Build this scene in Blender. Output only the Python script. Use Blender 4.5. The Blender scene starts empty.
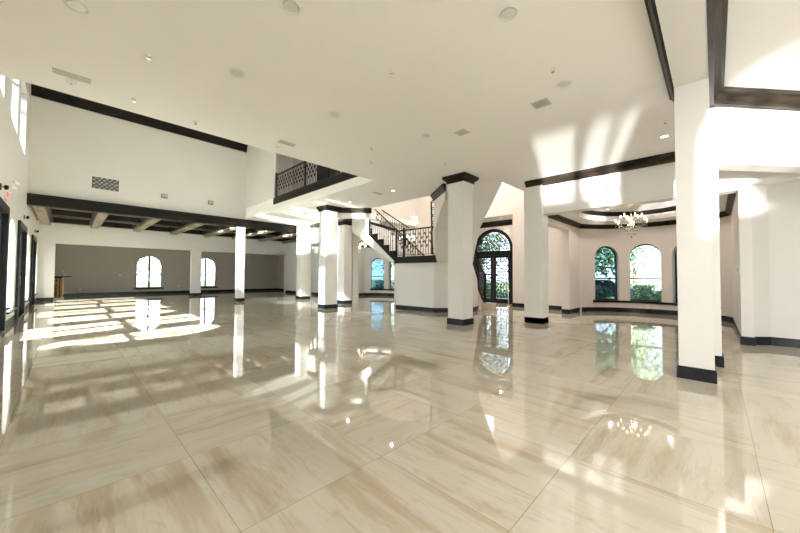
import bpy, bmesh, math, random
from mathutils import Vector, Matrix, geometry
random.seed(7)
PI = math.pi
C = bpy.context.scene.collection
sc = bpy.context.scene

# ------------------------------------------------------------------ materials
def mat(name, col=(.8, .8, .8), rough=.5, metal=0, emit=None, estr=0, coat=0, spec=.5):
    m = bpy.data.materials.new(name); m.use_nodes = True
    b = m.node_tree.nodes['Principled BSDF']
    b.inputs['Base Color'].default_value = (*col, 1)
    b.inputs['Roughness'].default_value = rough
    b.inputs['Metallic'].default_value = metal
    b.inputs['Specular IOR Level'].default_value = spec
    b.inputs['Coat Weight'].default_value = coat
    if emit:
        b.inputs['Emission Color'].default_value = (*emit, 1)
        b.inputs['Emission Strength'].default_value = estr
    return m

def noisy(name, c1, c2, scale=4, rough=.6, bump=0, stretch=(1, 1, 1), coat=0, detail=4, metal=0):
    m = mat(name, c1, rough, metal, coat=coat)
    nt = m.node_tree; N = nt.nodes; L = nt.links; b = N['Principled BSDF']
    g = N.new('ShaderNodeNewGeometry'); mp = N.new('ShaderNodeMapping'); mp.inputs['Scale'].default_value = stretch
    L.new(g.outputs['Position'], mp.inputs['Vector'])
    n = N.new('ShaderNodeTexNoise'); n.inputs['Scale'].default_value = scale; n.inputs['Detail'].default_value = detail
    L.new(mp.outputs[0], n.inputs['Vector'])
    r = N.new('ShaderNodeValToRGB')
    r.color_ramp.elements[0].position = .35; r.color_ramp.elements[0].color = (*c1, 1)
    r.color_ramp.elements[1].position = .65; r.color_ramp.elements[1].color = (*c2, 1)
    L.new(n.outputs['Fac'], r.inputs[0]); L.new(r.outputs[0], b.inputs['Base Color'])
    if bump:
        n2 = N.new('ShaderNodeTexNoise'); n2.inputs['Scale'].default_value = 45
        L.new(g.outputs['Position'], n2.inputs['Vector'])
        bp = N.new('ShaderNodeBump'); bp.inputs['Strength'].default_value = bump; bp.inputs['Distance'].default_value = .01
        L.new(n2.outputs['Fac'], bp.inputs['Height']); L.new(bp.outputs[0], b.inputs['Normal'])
    return m

M = {}
M['wall'] = noisy('cream_paint', (.74, .722, .69), (.755, .737, .705), 1.2, .42, .05)
M['ceil'] = noisy('ceiling_paint', (.895, .88, .845), (.905, .89, .855), .8, .7, .04)
M['pink'] = noisy('rose_cream_paint', (.70, .635, .58), (.72, .655, .60), 1.2, .5, .05)
M['grey'] = noisy('taupe_paint', (.47, .43, .37), (.49, .45, .39), 1.0, .5, .04)
M['dark'] = noisy('espresso_wood', (.006, .005, .004), (.016, .012, .009), 3, .42, 0, (1, 1, 6))
M['crown'] = noisy('bronzed_crown_wood', (.010, .008, .006), (.050, .037, .025), 2.2, .38, 0, (1, 1, 5))
M['base'] = noisy('charcoal_baseboard', (.012, .013, .015), (.020, .021, .025), 3, .2)
M['beam'] = noisy('weathered_beam', (.20, .155, .115), (.34, .285, .22), 5, .5, .1, (1, .2, 1))
for k_ in ('dark', 'crown', 'base'): M[k_].node_tree.nodes['Principled BSDF'].inputs['Specular IOR Level'].default_value = .22
M['iron'] = mat('black_iron', (.012, .011, .012), .35, .6)
M['frame'] = noisy('dark_bronze_frame', (.008, .009, .011), (.018, .019, .022), 6, .35)
M['frame'].node_tree.nodes['Principled BSDF'].inputs['Specular IOR Level'].default_value = .2
M['white'] = mat('white_plastic', (.80, .79, .75), .4)
M['vent'] = mat('vent_white', (.60, .585, .53), .5)
M['slot'] = mat('vent_slot', (.12, .13, .125), .6); M['slit'] = mat('vent_slit', (.30, .29, .26), .6)
M['bulb'] = mat('warm_bulb', (1, .85, .6), .3, emit=(1, .70, .42), estr=7)
M['lens'] = mat('lamp_lens_lit', (1, .95, .85), .3, emit=(1, .90, .76), estr=2.5)
M['lensoff'] = mat('lamp_lens', (.70, .69, .64), .25)
M['crystal'] = mat('crystal', (.86, .84, .82), .05, coat=.6, spec=1)
M['crystal'].node_tree.nodes['Principled BSDF'].inputs['Transmission Weight'].default_value = .5
M['silver'] = mat('polished_silver', (.75, .72, .66), .15, 1)
M['red'] = mat('exit_red', (.6, .03, .03), .4, emit=(1, .05, .04), estr=1.0)
M['gold'] = noisy('gold_lattice', (.35, .22, .10), (.75, .55, .30), 25, .35, metal=.6)
M['bottle'] = mat('pale_blue_bottle', (.35, .62, .75), .08, coat=.5)
M['blacktop'] = mat('black_top', (.012, .011, .011), .5, spec=.2)
M['stone'] = noisy('cream_step_stone', (.62, .57, .50), (.70, .65, .57), 3, .25)

def glass(name, tint=(.95, .98, .97), gl=.9):
    m = bpy.data.materials.new(name); m.use_nodes = True
    nt = m.node_tree; N = nt.nodes; L = nt.links; N.clear()
    o = N.new('ShaderNodeOutputMaterial'); mx = N.new('ShaderNodeMixShader'); t = N.new('ShaderNodeBsdfTransparent')
    g = N.new('ShaderNodeBsdfGlossy'); f = N.new('ShaderNodeFresnel'); f.inputs[0].default_value = 1.45
    t.inputs[0].default_value = (*tint, 1); g.inputs['Roughness'].default_value = .02
    L.new(f.outputs[0], mx.inputs[0]); L.new(t.outputs[0], mx.inputs[1]); L.new(g.outputs[0], mx.inputs[2]); L.new(mx.outputs[0], o.inputs[0])
    return m
M['glass'] = glass('window_glass')
M['cler'] = glass('smoked_clerestory_glass', (.42, .46, .48))  # tint darkened to cut the daylight falling on the high wall
M['dim'] = glass('shaded_glass', (.74, .74, .75)); M['door'] = glass('door_glass', (.88, .93, .96)); M['teal'] = glass('tinted_window_glass', (.48, .56, .60))  # dim tint added to cut daylight through the near west panes
M['aqua'] = glass('blue_tinted_glass', (.34, .46, .54))

def floor_mat():
    m = mat('polished_travertine_tile', (.6, .5, .4), .03, spec=.5, coat=0)
    nt = m.node_tree; N = nt.nodes; L = nt.links; b = N['Principled BSDF']
    b.inputs['IOR'].default_value = 1.75
    def math_(op, a, c=None, v=None):
        n = N.new('ShaderNodeMath'); n.operation = op
        L.new(a, n.inputs[0])
        if c is not None: L.new(c, n.inputs[1])
        if v is not None: n.inputs[1].default_value = v
        return n.outputs[0]
    g = N.new('ShaderNodeNewGeometry'); s = N.new('ShaderNodeSeparateXYZ'); L.new(g.outputs['Position'], s.inputs[0])
    tx = math_('DIVIDE', math_('SUBTRACT', s.outputs[0], v=.69), v=1.035)
    ty = math_('DIVIDE', math_('ADD', s.outputs[1], v=.21), v=1.04)
    fx = math_('FRACT', tx); fy = math_('FRACT', ty)
    dx = math_('ABSOLUTE', math_('SUBTRACT', fx, v=.5)); dy = math_('ABSOLUTE', math_('SUBTRACT', fy, v=.5))
    grout = math_('GREATER_THAN', math_('MAXIMUM', dx, dy), v=.4981)
    cx = math_('FLOOR', tx); cy = math_('FLOOR', ty)
    cm = N.new('ShaderNodeCombineXYZ'); L.new(cx, cm.inputs[0]); L.new(cy, cm.inputs[1])
    wn = N.new('ShaderNodeTexWhiteNoise'); L.new(cm.outputs[0], wn.inputs['Vector'])
    rotsel = math_('LESS_THAN', wn.outputs['Value'], v=.25)
    # tiles of the two runs: veins along y, or along x for a quarter of the tiles
    sw = N.new('ShaderNodeCombineXYZ'); L.new(s.outputs[1], sw.inputs[0]); L.new(s.outputs[0], sw.inputs[1])
    mixv = N.new('ShaderNodeMix'); mixv.data_type = 'VECTOR'
    L.new(rotsel, mixv.inputs[0]); L.new(g.outputs['Position'], mixv.inputs[4]); L.new(sw.outputs[0], mixv.inputs[5])
    off = N.new('ShaderNodeVectorMath'); off.operation = 'MULTIPLY_ADD'
    L.new(wn.outputs['Color'], off.inputs[0]); off.inputs[1].default_value = (9, 9, 9); L.new(mixv.outputs[1], off.inputs[2])
    mp = N.new('ShaderNodeMapping'); mp.inputs['Scale'].default_value = (4.5, .55, 1); mp.inputs['Rotation'].default_value = (0, 0, .25)
    L.new(off.outputs[0], mp.inputs['Vector'])
    n1 = N.new('ShaderNodeTexNoise'); n1.inputs['Scale'].default_value = .9; n1.inputs['Detail'].default_value = 9
    n1.inputs['Roughness'].default_value = .68; n1.inputs['Distortion'].default_value = .35
    L.new(mp.outputs[0], n1.inputs['Vector'])
    r = N.new('ShaderNodeValToRGB'); e = r.color_ramp.elements
    e[0].position = .30; e[0].color = (.36, .285, .19, 1)
    e[1].position = .64; e[1].color = (.50, .465, .385, 1)
    e2 = r.color_ramp.elements.new(.40); e2.color = (.42, .355, .255, 1)
    e3 = r.color_ramp.elements.new(.48); e3.color = (.485, .435, .34, 1)
    L.new(n1.outputs['Fac'], r.inputs[0])
    # fine darker veins
    n2 = N.new('ShaderNodeTexNoise'); n2.inputs['Scale'].default_value = 1.6; n2.inputs['Detail'].default_value = 6; n2.inputs['Distortion'].default_value = .6
    L.new(mp.outputs[0], n2.inputs['Vector'])
    v = math_('ABSOLUTE', math_('SUBTRACT', n2.outputs['Fac'], v=.5))
    vm = N.new('ShaderNodeMapRange'); vm.inputs['From Min'].default_value = 0; vm.inputs['From Max'].default_value = .018
    vm.inputs['To Min'].default_value = .88; vm.inputs['To Max'].default_value = 1; L.new(v, vm.inputs['Value'])
    tone = N.new('ShaderNodeMapRange'); tone.inputs['To Min'].default_value = .93; tone.inputs['To Max'].default_value = 1.05
    L.new(wn.outputs['Value'], tone.inputs['Value'])
    mul = math_('MULTIPLY', vm.outputs[0], tone.outputs[0])
    hs = N.new('ShaderNodeMix'); hs.data_type = 'RGBA'; hs.blend_type = 'MULTIPLY'; hs.inputs[0].default_value = 1
    cmb = N.new('ShaderNodeCombineColor'); L.new(mul, cmb.inputs[0]); L.new(mul, cmb.inputs[1]); L.new(mul, cmb.inputs[2])
    L.new(r.outputs[0], hs.inputs[6]); L.new(cmb.outputs[0], hs.inputs[7])
    gm = N.new('ShaderNodeMix'); gm.data_type = 'RGBA'; L.new(grout, gm.inputs[0]); L.new(hs.outputs[2], gm.inputs[6]); gm.inputs[7].default_value = (.24, .19, .13, 1)
    L.new(gm.outputs[2], b.inputs['Base Color'])
    return m
M['floor'] = floor_mat()

# ------------------------------------------------------------------ helpers
class MB:
    def __init__(s): s.bm = bmesh.new()
    def box(s, x0, x1, y0, y1, z0, z1):
        v = [s.bm.verts.new(p) for p in ((x0, y0, z0), (x1, y0, z0), (x1, y1, z0), (x0, y1, z0), (x0, y0, z1), (x1, y0, z1), (x1, y1, z1), (x0, y1, z1))]
        for f in ((0, 3, 2, 1), (4, 5, 6, 7), (0, 1, 5, 4), (1, 2, 6, 5), (2, 3, 7, 6), (3, 0, 4, 7)):
            s.bm.faces.new([v[i] for i in f])
        return s
    def prism(s, pts, off):
        off = Vector(off)
        a = [s.bm.verts.new(p) for p in pts]; b = [s.bm.verts.new(Vector(p) + off) for p in pts]
        n = len(pts)
        s.bm.faces.new(a[::-1]); s.bm.faces.new(b)
        for i in range(n): s.bm.faces.new((a[i], a[(i + 1) % n], b[(i + 1) % n], b[i]))
        return s
    def slab(s, outer, holes, z0, z1):
        s.holed([(p[0], p[1], z0) for p in outer], [[(p[0], p[1], z0) for p in h] for h in holes], (0, 0, z1 - z0)); return s
    def holed(s, outer, holes, off):
        off = Vector(off); loops = [[Vector(p) for p in outer]] + [[Vector(p) for p in h] for h in holes]
        tris = geometry.tessellate_polygon(loops)
        flat = [p for l in loops for p in l]
        a = [s.bm.verts.new(p) for p in flat]; b = [s.bm.verts.new(p + off) for p in flat]
        for t in tris:
            try: s.bm.faces.new([a[i] for i in t]); s.bm.faces.new([b[i] for i in t[::-1]])
            except ValueError: pass
        k = 0
        for l in loops:
            n = len(l)
            for i in range(n): s.bm.faces.new((a[k + i], a[k + (i + 1) % n], b[k + (i + 1) % n], b[k + i]))
            k += n
        return s
    def tube(s, pts, r, n=6, caps=True):
        P = [Vector(p) for p in pts]; rings = []; prev = None
        for i, p in enumerate(P):
            d = (P[min(i + 1, len(P) - 1)] - P[max(i - 1, 0)]).normalized()
            ref = prev if prev is not None else (Vector((0, 0, 1)) if abs(d.z) < .9 else Vector((1, 0, 0)))
            u = ref - d * ref.dot(d)
            if u.length < 1e-5: u = d.orthogonal()
            u.normalize(); prev = u; w = d.cross(u)
            rr = r[i] if isinstance(r, (list, tuple)) else r
            rings.append([s.bm.verts.new(p + (u * math.cos(2 * PI * k / n) + w * math.sin(2 * PI * k / n)) * rr) for k in range(n)])
        for a, b in zip(rings, rings[1:]):
            for k in range(n): s.bm.faces.new((a[k], a[(k + 1) % n], b[(k + 1) % n], b[k]))
        if caps:
            s.bm.faces.new(rings[0][::-1]); s.bm.faces.new(rings[-1])
        return s
    def lathe(s, prof, c=(0, 0, 0), n=20):
        rings = []
        for r, z in prof:
            rings.append([s.bm.verts.new((c[0] + r * math.cos(2 * PI * k / n), c[1] + r * math.sin(2 * PI * k / n), c[2] + z)) for k in range(n)])
        for a, b in zip(rings, rings[1:]):
            for k in range(n): s.bm.faces.new((a[k], a[(k + 1) % n], b[(k + 1) % n], b[k]))
        s.bm.faces.new(rings[0][::-1]); s.bm.faces.new(rings[-1])
        return s
    def build(s, name, m, parent=None, loc=None, smooth=False):
        bmesh.ops.recalc_face_normals(s.bm, faces=s.bm.faces[:])
        me = bpy.data.meshes.new(name); s.bm.to_mesh(me); s.bm.free()
        me.materials.append(m)
        if smooth:
            for p in me.polygons: p.use_smooth = True
        o = bpy.data.objects.new(name, me); C.objects.link(o)
        if parent: o.parent = parent
        if loc: o.location = loc
        return o

def struct(o): o['kind'] = 'structure'; return o
def tag(o, label, cat, group=None, kind='thing'):
    o['label'] = label; o['category'] = cat
    if group: o['group'] = group
    if kind != 'thing': o['kind'] = kind
    elif any(w in o.name for w in ('column', 'beam', 'pier')): o['kind'] = 'thing'
    return o
def thing(name, loc, label, cat, group=None, rz=0):
    o = bpy.data.objects.new(name, None); C.objects.link(o); o.location = loc; o.rotation_euler = (0, 0, rz); o.empty_display_size = .1
    return tag(o, label, cat, group)
def copy_tree(o, parent=None):
    c = o.copy(); C.objects.link(c)
    if parent: c.parent = parent
    for ch in list(o.children): copy_tree(ch, c)
    return c

def arch_loop(u0, u1, z0, z1, arch=True, n=20):
    if not arch: return [(u0, z0), (u1, z0), (u1, z1), (u0, z1)]
    r = (u1 - u0) / 2; zc = z1 - r; c = (u0 + u1) / 2
    return [(u0, z0), (u1, z0)] + [(c + r * math.cos(PI * k / n), zc + r * math.sin(PI * k / n)) for k in range(n + 1)]

def wall(name, axis, c, t, u0, u1, z0, z1, holes=(), m='wall'):
    """a wall in the plane axis=c, thick t; openings (u0,u1,z0,z1,arched)"""
    P = (lambda u, z: (c, u, z)) if axis == 'X' else (lambda u, z: (u, c, z))
    off = (t, 0, 0) if axis == 'X' else (0, t, 0)
    outer = [(u0, z0)]
    for h in sorted([h for h in holes if h[2] <= z0 + 1e-6], key=lambda h: h[0]):    # door openings cut the bottom edge
        l = arch_loop(*h)
        outer += [l[0]] + l[:1:-1] + [l[1]] if not h[4] else [l[0]] + l[:1:-1] + [l[1]]
    outer += [(u1, z0), (u1, z1), (u0, z1)]
    hs = [arch_loop(*h) for h in holes if h[2] > z0 + 1e-6]
    return struct(MB().holed([P(*p) for p in outer], [[P(*p) for p in h] for h in hs], off).build(name, M[m]))

cnt = {}
def nm(base):
    cnt[base] = cnt.get(base, 0) + 1; return '%s_%d' % (base, cnt[base])
def seg_prism(mb, a, b, prof, side):
    """extrude profile [(out, z)] along plan segment a->b; 'out' is measured to the side normal (side=+1: left of a->b)"""
    a = Vector((*a, 0)); b = Vector((*b, 0)); d = (b - a).normalized(); n = Vector((-d.y, d.x, 0)) * side
    mb.prism([a + n * o + Vector((0, 0, z)) for o, z in prof], b - a)
def run_prism(mb, pts, prof, side):
    """the same profile swept with mitred corners along a plan polyline"""
    P = [Vector(p) for p in pts]; rows = []
    for i, p in enumerate(P):
        ds = []
        if i > 0: ds.append((P[i] - P[i - 1]).normalized())
        if i < len(P) - 1: ds.append((P[i + 1] - P[i]).normalized())
        ns = [Vector((-d.y, d.x)) * side for d in ds]
        n = sum(ns, Vector((0, 0))); n.normalize()
        k = 1 / max(.35, n.dot(ns[0]))
        rows.append([mb.bm.verts.new((p.x + n.x * o * k, p.y + n.y * o * k, z)) for o, z in prof])
    m = len(prof)
    for a, b in zip(rows, rows[1:]):
        for k in range(m): mb.bm.faces.new((a[k], a[(k + 1) % m], b[(k + 1) % m], b[k]))
    mb.bm.faces.new(rows[0][::-1]); mb.bm.faces.new(rows[-1])
def crown_prof(zt, h=.2, w=.12): return [(0, zt), (w, zt), (w, zt - .28 * h), (w * .75, zt - .36 * h), (w * .35, zt - .72 * h), (w * .3, zt - .8 * h), (w * .3, zt - h), (0, zt - h)]
def crown(pts, side, zt=4.3, h=.2, w=.12, m='crown'):
    mb = MB(); run_prism(mb, pts, crown_prof(zt, h, w), side); return struct(mb.build(nm('trim'), M[m]))
BP = [(0, 0), (.022, 0), (.022, .15), (.012, .17), (0, .17)]
def baseboard(side_name, pts, side):
    mb = MB(); run_prism(mb, pts, BP, side); return struct(mb.build('baseboard_' + side_name, M['base']))

# ------------------------------------------------------------------ floor and ground
struct(MB().box(-1.45, 17, -12.2, 29, -.2, 0).build('floor', M['floor']))
gm = noisy('lawn', (.045, .075, .02), (.08, .11, .035), 2, .9)
struct(MB().slab([(-60, -60), (80, -60), (80, 90), (-60, 90)], [[(-18, -40), (-3, -40), (-3, 15), (-18, 15)]], -.35, -.22).build('ground', gm))  # opening left so the added upward sun lamp reaches the west windows

# ------------------------------------------------------------------ walls
XL = -1.08
doorsL = [(-1.75, .55), (10.0, 12.3), (15.05, 17.3), (20.3, 22.3)]
winsL = [(-4.4, -2.0), (7.75, 9.3), (12.85, 14.5), (17.95, 19.65), (22.85, 24.0)]
cler = [(8.9, 11.35), (11.85, 14.05), (14.55, 16.4)]
wall('wall_west', 'X', XL - .4, .4, -12.2, 28.8, 0, 8.4,
     [(a, b, 0, 2.94, False) for a, b in doorsL] + [(a, b, .42, 2.86, True) for a, b in winsL] + [(a, b, 5.3, 7.4, False) for a, b in cler])
# far double-height wall above the coffered bay
wall('wall_vent', 'Y', 17.8, .3, XL, 9.6, 4.28, 8.4)
wall('wall_gallery_end', 'X', 6.5, .07, 14.4, 17.8, 4.9, 8.4)
wall('wall_gallery_back', 'X', 9.12, .3, 10.7, 17.8, 4.9, 8.4)
wall('wall_gallery_back_south', 'X', 9.12, .3, 4.65, 7.2, 4.9, 8.4)
wall('wall_gallery_south', 'Y', 4.35, .3, 6.8, 9.42, 4.9, 8.4)
wall('wall_above_hall', 'Y', 7.15, .3, XL, 6.5, 4.6, 8.4)
wall('wall_above_hall_east', 'X', 6.5, .3, 4.65, 7.45, 4.9, 8.4)
# coffered bay: cream wall with three wide openings, taupe wall behind
wall('wall_north', 'Y', 24.3, .35, XL, 13.5, 0, 4.4, [(-.47, 5.6, 0, 2.95, False), (6.15, 12.05, 0, 2.93, False)])
GW = [(3.28, 4.76), (6.80, 8.28)]
wall('wall_taupe', 'Y', 28.5, .3, XL, 13.6, 0, 4.4, [(a, b, .42, 2.7, True) for a, b in GW], 'grey')
wall('wall_taupe_east', 'X', 13.3, .3, 24.65, 28.5, 0, 4.4, (), 'grey')
struct(MB().box(XL, XL + .02, 24.65, 28.5, 0, 4.3).build('wall_taupe_west', M['grey']))
wall('wall_east_passage', 'X', 12.05, .3, 17.75, 24.3, 0, 4.4)
# header plane x=9.85 with the two room openings and the niche opening
wall('wall_dining', 'X', 9.85, .35, -2.6, 4.15, 0, 4.3, [(-.38, 3.63, 0, 3.25, False), (-2.5, -.56, 0, 3.34, False)])
wall('wall_lounge', 'X', 9.85, .35, 12.85, 17.75, 0, 4.3, [(13.37, 17.38, 0, 3.25, False)])
# niche back
struct(MB().prism([(10.2, -.81, 0), (10.5, -.81, 0), (10.5, -2.5, 0), (10.2, -2.5, 0)], (0, 0, 4.3)).build('wall_niche', M['wall']))
struct(MB().prism([(9.99, -.54, 0), (10.2, -.81, 0), (10.45, -.81, 0), (10.2, -.54, 0)], (0, 0, 3.34)).build('wall_niche_return', M['wall']))
# room side walls
wall('wall_dining_north', 'Y', 3.88, .27, 10.2, 14.55, 0, 4.3, [(10.22, 13.0, 0, 3.13, False)], 'pink')
wall('wall_dining_south', 'Y', -.56, .18, 10.2, 14.55, 0, 4.3, (), 'pink')
wall('wall_lounge_south', 'Y', 12.85, .27, 10.2, 14.55, 0, 4.3, [(10.22, 13.0, 0, 3.13, False)])
wall('wall_lounge_north', 'Y', 17.38, .37, 10.2, 14.55, 0, 4.3, [(10.22, 12.98, 0, 3.13, False)])
wall('wall_passage_end', 'Y', 21.5, .3, 12.35, 14.6, 0, 4.4)
# wall x=14.25 beside the foyer, and the upper stair hall
wall('wall_foyer_south', 'X', 14.25, .3, 4.15, 6.65, 0, 8.4, (), 'pink')
wall('wall_foyer_north', 'X', 14.25, .3, 10.2, 12.85, 0, 8.4, (), 'pink')
UW = (7.62, 8.9, 5.3, 6.9, True)
wall('wall_foyer_header', 'X', 14.25, .3, 6.65, 10.2, 4.25, 8.4, [UW], 'pink')
wall('wall_stairhall_south', 'Y', 4.35, .3, 9.42, 14.55, 4.6, 8.4, (), 'pink')
wall('wall_stairhall_north', 'Y', 12.6, .3, 9.42, 14.25, 4.6, 8.4, (), 'pink')
# foyer recess with the entry door
DC = 8.38
wall('wall_entry', 'X', 15.6, .35, 6.3, 10.5, 0, 4.4, [(DC - 1.12, DC + 1.12, 0, 3.88, True)], 'pink')
wall('wall_entry_south', 'Y', 6.35, .3, 14.56, 15.6, 0, 4.4, (), 'pink')
wall('wall_entry_north', 'Y', 10.2, .3, 14.56, 15.6, 0, 4.4, (), 'pink')
# curved window walls of the two rooms
def curved(name, cx, cy, r, t, m, wins, z1=4.3, a0=-66.4, a1=66.4):
    bps = set(a0 + (a1 - a0) * k / 48 for k in range(49))
    for (c, h, s, top) in wins:
        for k in range(17): bps.add(c - h * math.cos(PI * k / 16))
    A = sorted(bps); mb = MB()
    def P(a, rr, z): return (cx + rr * math.cos(math.radians(a)), cy + rr * math.sin(math.radians(a)), z)
    def q(*p): mb.bm.faces.new([mb.bm.verts.new(x) for x in p])
    def block(a, b, za0, za1, zb0, zb1, lo, hi):
        q(P(a, r, za0), P(b, r, zb0), P(b, r, zb1), P(a, r, za1)); q(P(a, r + t, za1), P(b, r + t, zb1), P(b, r + t, zb0), P(a, r + t, za0))
        if hi: q(P(a, r, za1), P(b, r, zb1), P(b, r + t, zb1), P(a, r + t, za1))
        if lo: q(P(a, r, za0), P(a, r + t, za0), P(b, r + t, zb0), P(b, r, zb0))
    for a, b in zip(A, A[1:]):
        if b - a < 1e-6: continue
        mid = (a + b) / 2; w = next((w for w in wins if abs(mid - w[0]) < w[1]), None)
        if not w: block(a, b, 0, z1, 0, z1, False, False); continue
        c, h, s, top = w; rad = math.radians(h) * r
        zz = lambda x: top - rad + rad * math.sqrt(max(0, 1 - ((x - c) / h) ** 2))
        block(a, b, 0, s, 0, s, False, True); block(a, b, zz(a), z1, zz(b), z1, True, False)
    for (c, h, s, top) in wins:
        rad = math.radians(h) * r
        for a in (c - h, c + h): q(P(a, r, s), P(a, r + t, s), P(a, r + t, top - rad), P(a, r, top - rad))
    bmesh.ops.remove_doubles(mb.bm, verts=mb.bm.verts[:], dist=1e-4)
    return struct(mb.build(name, m))
BR = 2.36; BX = 13.24
WD = [(36.9, 10.8, .45, 2.63), (5.2, 11.7, .45, 2.68), (-26.3, 11.7, .45, 2.68)]
WLn = [(40.0, 11.1, .45, 2.60), (8.9, 11.9, .45, 2.66), (-23, 11.9, .45, 2.66)]
curved('wall_dining_bow', BX, 1.72, BR, .28, M['pink'], WD)
curved('wall_lounge_bow', BX, 15.3, BR, .28, M['wall'], WLn)

# window joinery
def flat_window(axis, c, u0, u1, z0, z1, arch, gmat, mull=(), trans=(), fw=.05, depth=.06, fm='frame'):
    P = (lambda u, z: (c, u, z)) if axis == 'X' else (lambda u, z: (u, c, z))
    off = (depth, 0, 0) if axis == 'X' else (0, depth, 0)
    root = bpy.data.objects.new(nm('window'), None); C.objects.link(root); struct(root)
    outer = arch_loop(u0, u1, z0, z1, arch); inner = arch_loop(u0 + fw, u1 - fw, z0 + fw, z1 - fw, arch)
    mb = MB().holed([P(*p) for p in outer], [[P(*p) for p in inner]], off)
    mb.build('window_frame', M[fm], root)
    if mull or trans:
        mb = MB()
        def bar(ua, ub, za, zb):
            a = P(ua, za); b = P(ub, zb); x = sorted((a[0], b[0])); y = sorted((a[1], b[1]))
            if axis == 'X': x = (c + .005, c + depth - .005)
            else: y = (c + .005, c + depth - .005)
            mb.box(x[0], x[1], y[0], y[1], za, zb)
        for u, w in mull: bar(u - w / 2, u + w / 2, z0 + fw, z1 - fw if not arch else z1 - fw * 1.2)
        for z, w in trans: bar(u0 + fw, u1 - fw, z - w / 2, z + w / 2)
        mb.build('muntin', M[fm], root)
    h = depth / 2; g = MB(); off2 = (.006, 0, 0) if axis == 'X' else (0, .006, 0)
    sh = (h, 0, 0) if axis == 'X' else (0, h, 0)
    g.prism([Vector(P(*p)) + Vector(sh) for p in inner], off2); g.build('window_pane', M[gmat], root)
    return root
for a, b in winsL:
    c = (a + b) / 2
    w = flat_window('X', XL - .38, a, b, .42, 2.86, True, 'glass' if c > 2 else 'dim', [(c, .06)], [(1.55, .05)])
    MB().box(XL - .32, XL + .07, a - .08, b + .08, .36, .42).build('window_sill', M['base'], w)
for a, b in cler:
    w = flat_window('X', XL - .36, a, b, 5.3, 7.4, False, 'cler', [((a + b) / 2, .05)], [(6.9, .05)], fm='white')
for a, b in GW:
    w = flat_window('Y', 28.62, a, b, .42, 2.7, True, 'door', [((a + b) / 2, .10)], [(1.33, .05)], fw=.05)
    MB().box(a - .12, b + .12, 28.40, 28.62, .34, .42).build('window_sill', M['base'], w)
flat_window('X', 14.36, *UW[:4], True, 'glass', [(8.26, .06)], [(6.1, .05)])

def bow_window(cy, c, h, s, top, gmat, rr=BR + .2):
    root = bpy.data.objects.new(nm('window'), None); C.objects.link(root); struct(root)
    hw = rr * math.sin(math.radians(h)) + .015; rad = math.radians(h) * BR
    ca = math.radians(c); o = Vector((BX + rr * math.cos(ca), cy + rr * math.sin(ca), 0)); t = Vector((-math.sin(ca), math.cos(ca), 0)); n = Vector((math.cos(ca), math.sin(ca), 0))
    def loop(k):
        hh = hw - k; zc = top - rad; N = 20
        return [(-hh, s + k), (hh, s + k)] + [(hh * math.cos(PI * j / N), zc + (rad - k) * math.sin(PI * j / N)) for j in range(N + 1)]
    P = lambda u, z, d=0: o + t * u + n * d + Vector((0, 0, z))
    MB().holed([P(*p) for p in loop(0)], [[P(*p) for p in loop(.045)]], n * .05).build('window_frame', M['frame'], root)
    MB().prism([P(-hw + .04, 1.30), P(hw - .04, 1.30), P(hw - .04, 1.345), P(-hw + .04, 1.345)], n * .05).build('muntin', M['frame'], root)
    MB().prism([P(*p, .022) for p in loop(.04)], n * .006).build('window_pane', M[gmat], root)
    return root
M['soft'] = glass('low_emission_glass', (.66, .70, .70))  # tint darkened to tone down the bright view outside
for k, w in enumerate(WD): bow_window(1.72, *w, 'teal' if k != 1 else 'soft')
for k, w in enumerate(WLn): bow_window(15.3, *w, 'aqua' if k == 0 else 'soft')
def arc(cx, cy, r, a0, a1, n=40): return [(cx + r * math.cos(math.radians(a0 + (a1 - a0) * k / n)), cy + r * math.sin(math.radians(a0 + (a1 - a0) * k / n))) for k in range(n + 1)]
SP = [(-.10, .36), (.045, .36), (.045, .45), (-.22, .45)]
for cy, a0, a1 in ((1.72, -52, 50), (15.3, -52, 53)):
    mb = MB(); run_prism(mb, arc(BX, cy, BR, a0, a1), SP, 1); struct(mb.build(nm('trim') , M['base']))

# ------------------------------------------------------------------ ceilings
stair_void = [(14.25, 4.65), (9.29, 4.65), (8.36, 6.0), (8.34, 6.10), (9.12, 7.2), (9.12, 10.7), (8.06, 11.8), (8.30, 12.1), (9.2, 12.6), (14.25, 12.6)]
struct(MB().slab([(XL - .4, -12.2), (7.0, -12.2), (16.3, -12.2), (16.3, -.7), (9.9, -.7), (9.9, 4.15), (14.55, 4.15), (14.55, 4.65)] + stair_void[1:-1] +
     [(14.25, 12.6), (14.55, 12.6), (14.55, 12.9), (9.9, 12.9), (9.9, 17.8), (6.5, 17.8), (6.5, 7.45), (XL - .4, 7.45)], [], 4.3, 4.6).build('ceiling', M['ceil']))
struct(MB().slab([(6.8, 4.65), (9.29, 4.65), (8.36, 6.0), (8.34, 6.10), (9.12, 7.2), (9.12, 10.7), (8.06, 11.8), (8.30, 12.1), (9.2, 12.6), (9.2, 17.8), (6.53, 17.8), (6.53, 7.45), (6.8, 7.45)], [], 4.6, 4.9).build('floor_gallery', M['ceil']))
struct(MB().box(XL - .4, 14.6, 4.0, 18.1, 8.4, 8.6).build('ceiling_upper', M['ceil']))
struct(MB().box(XL, 12.35, 18.1, 24.3, 4.27, 4.4).build('ceiling_coffered', M['ceil']))
struct(MB().box(XL, 13.6, 24.3, 28.8, 4.3, 4.4).build('ceiling_taupe_room', M['ceil']))
struct(MB().box(12.35, 14.6, 17.75, 21.8, 4.3, 4.4).build('ceiling_passage', M['ceil']))
struct(MB().box(14.56, 15.95, 6.3, 10.5, 4.25, 4.4).build('ceiling_entry', M['ceil']))
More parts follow.
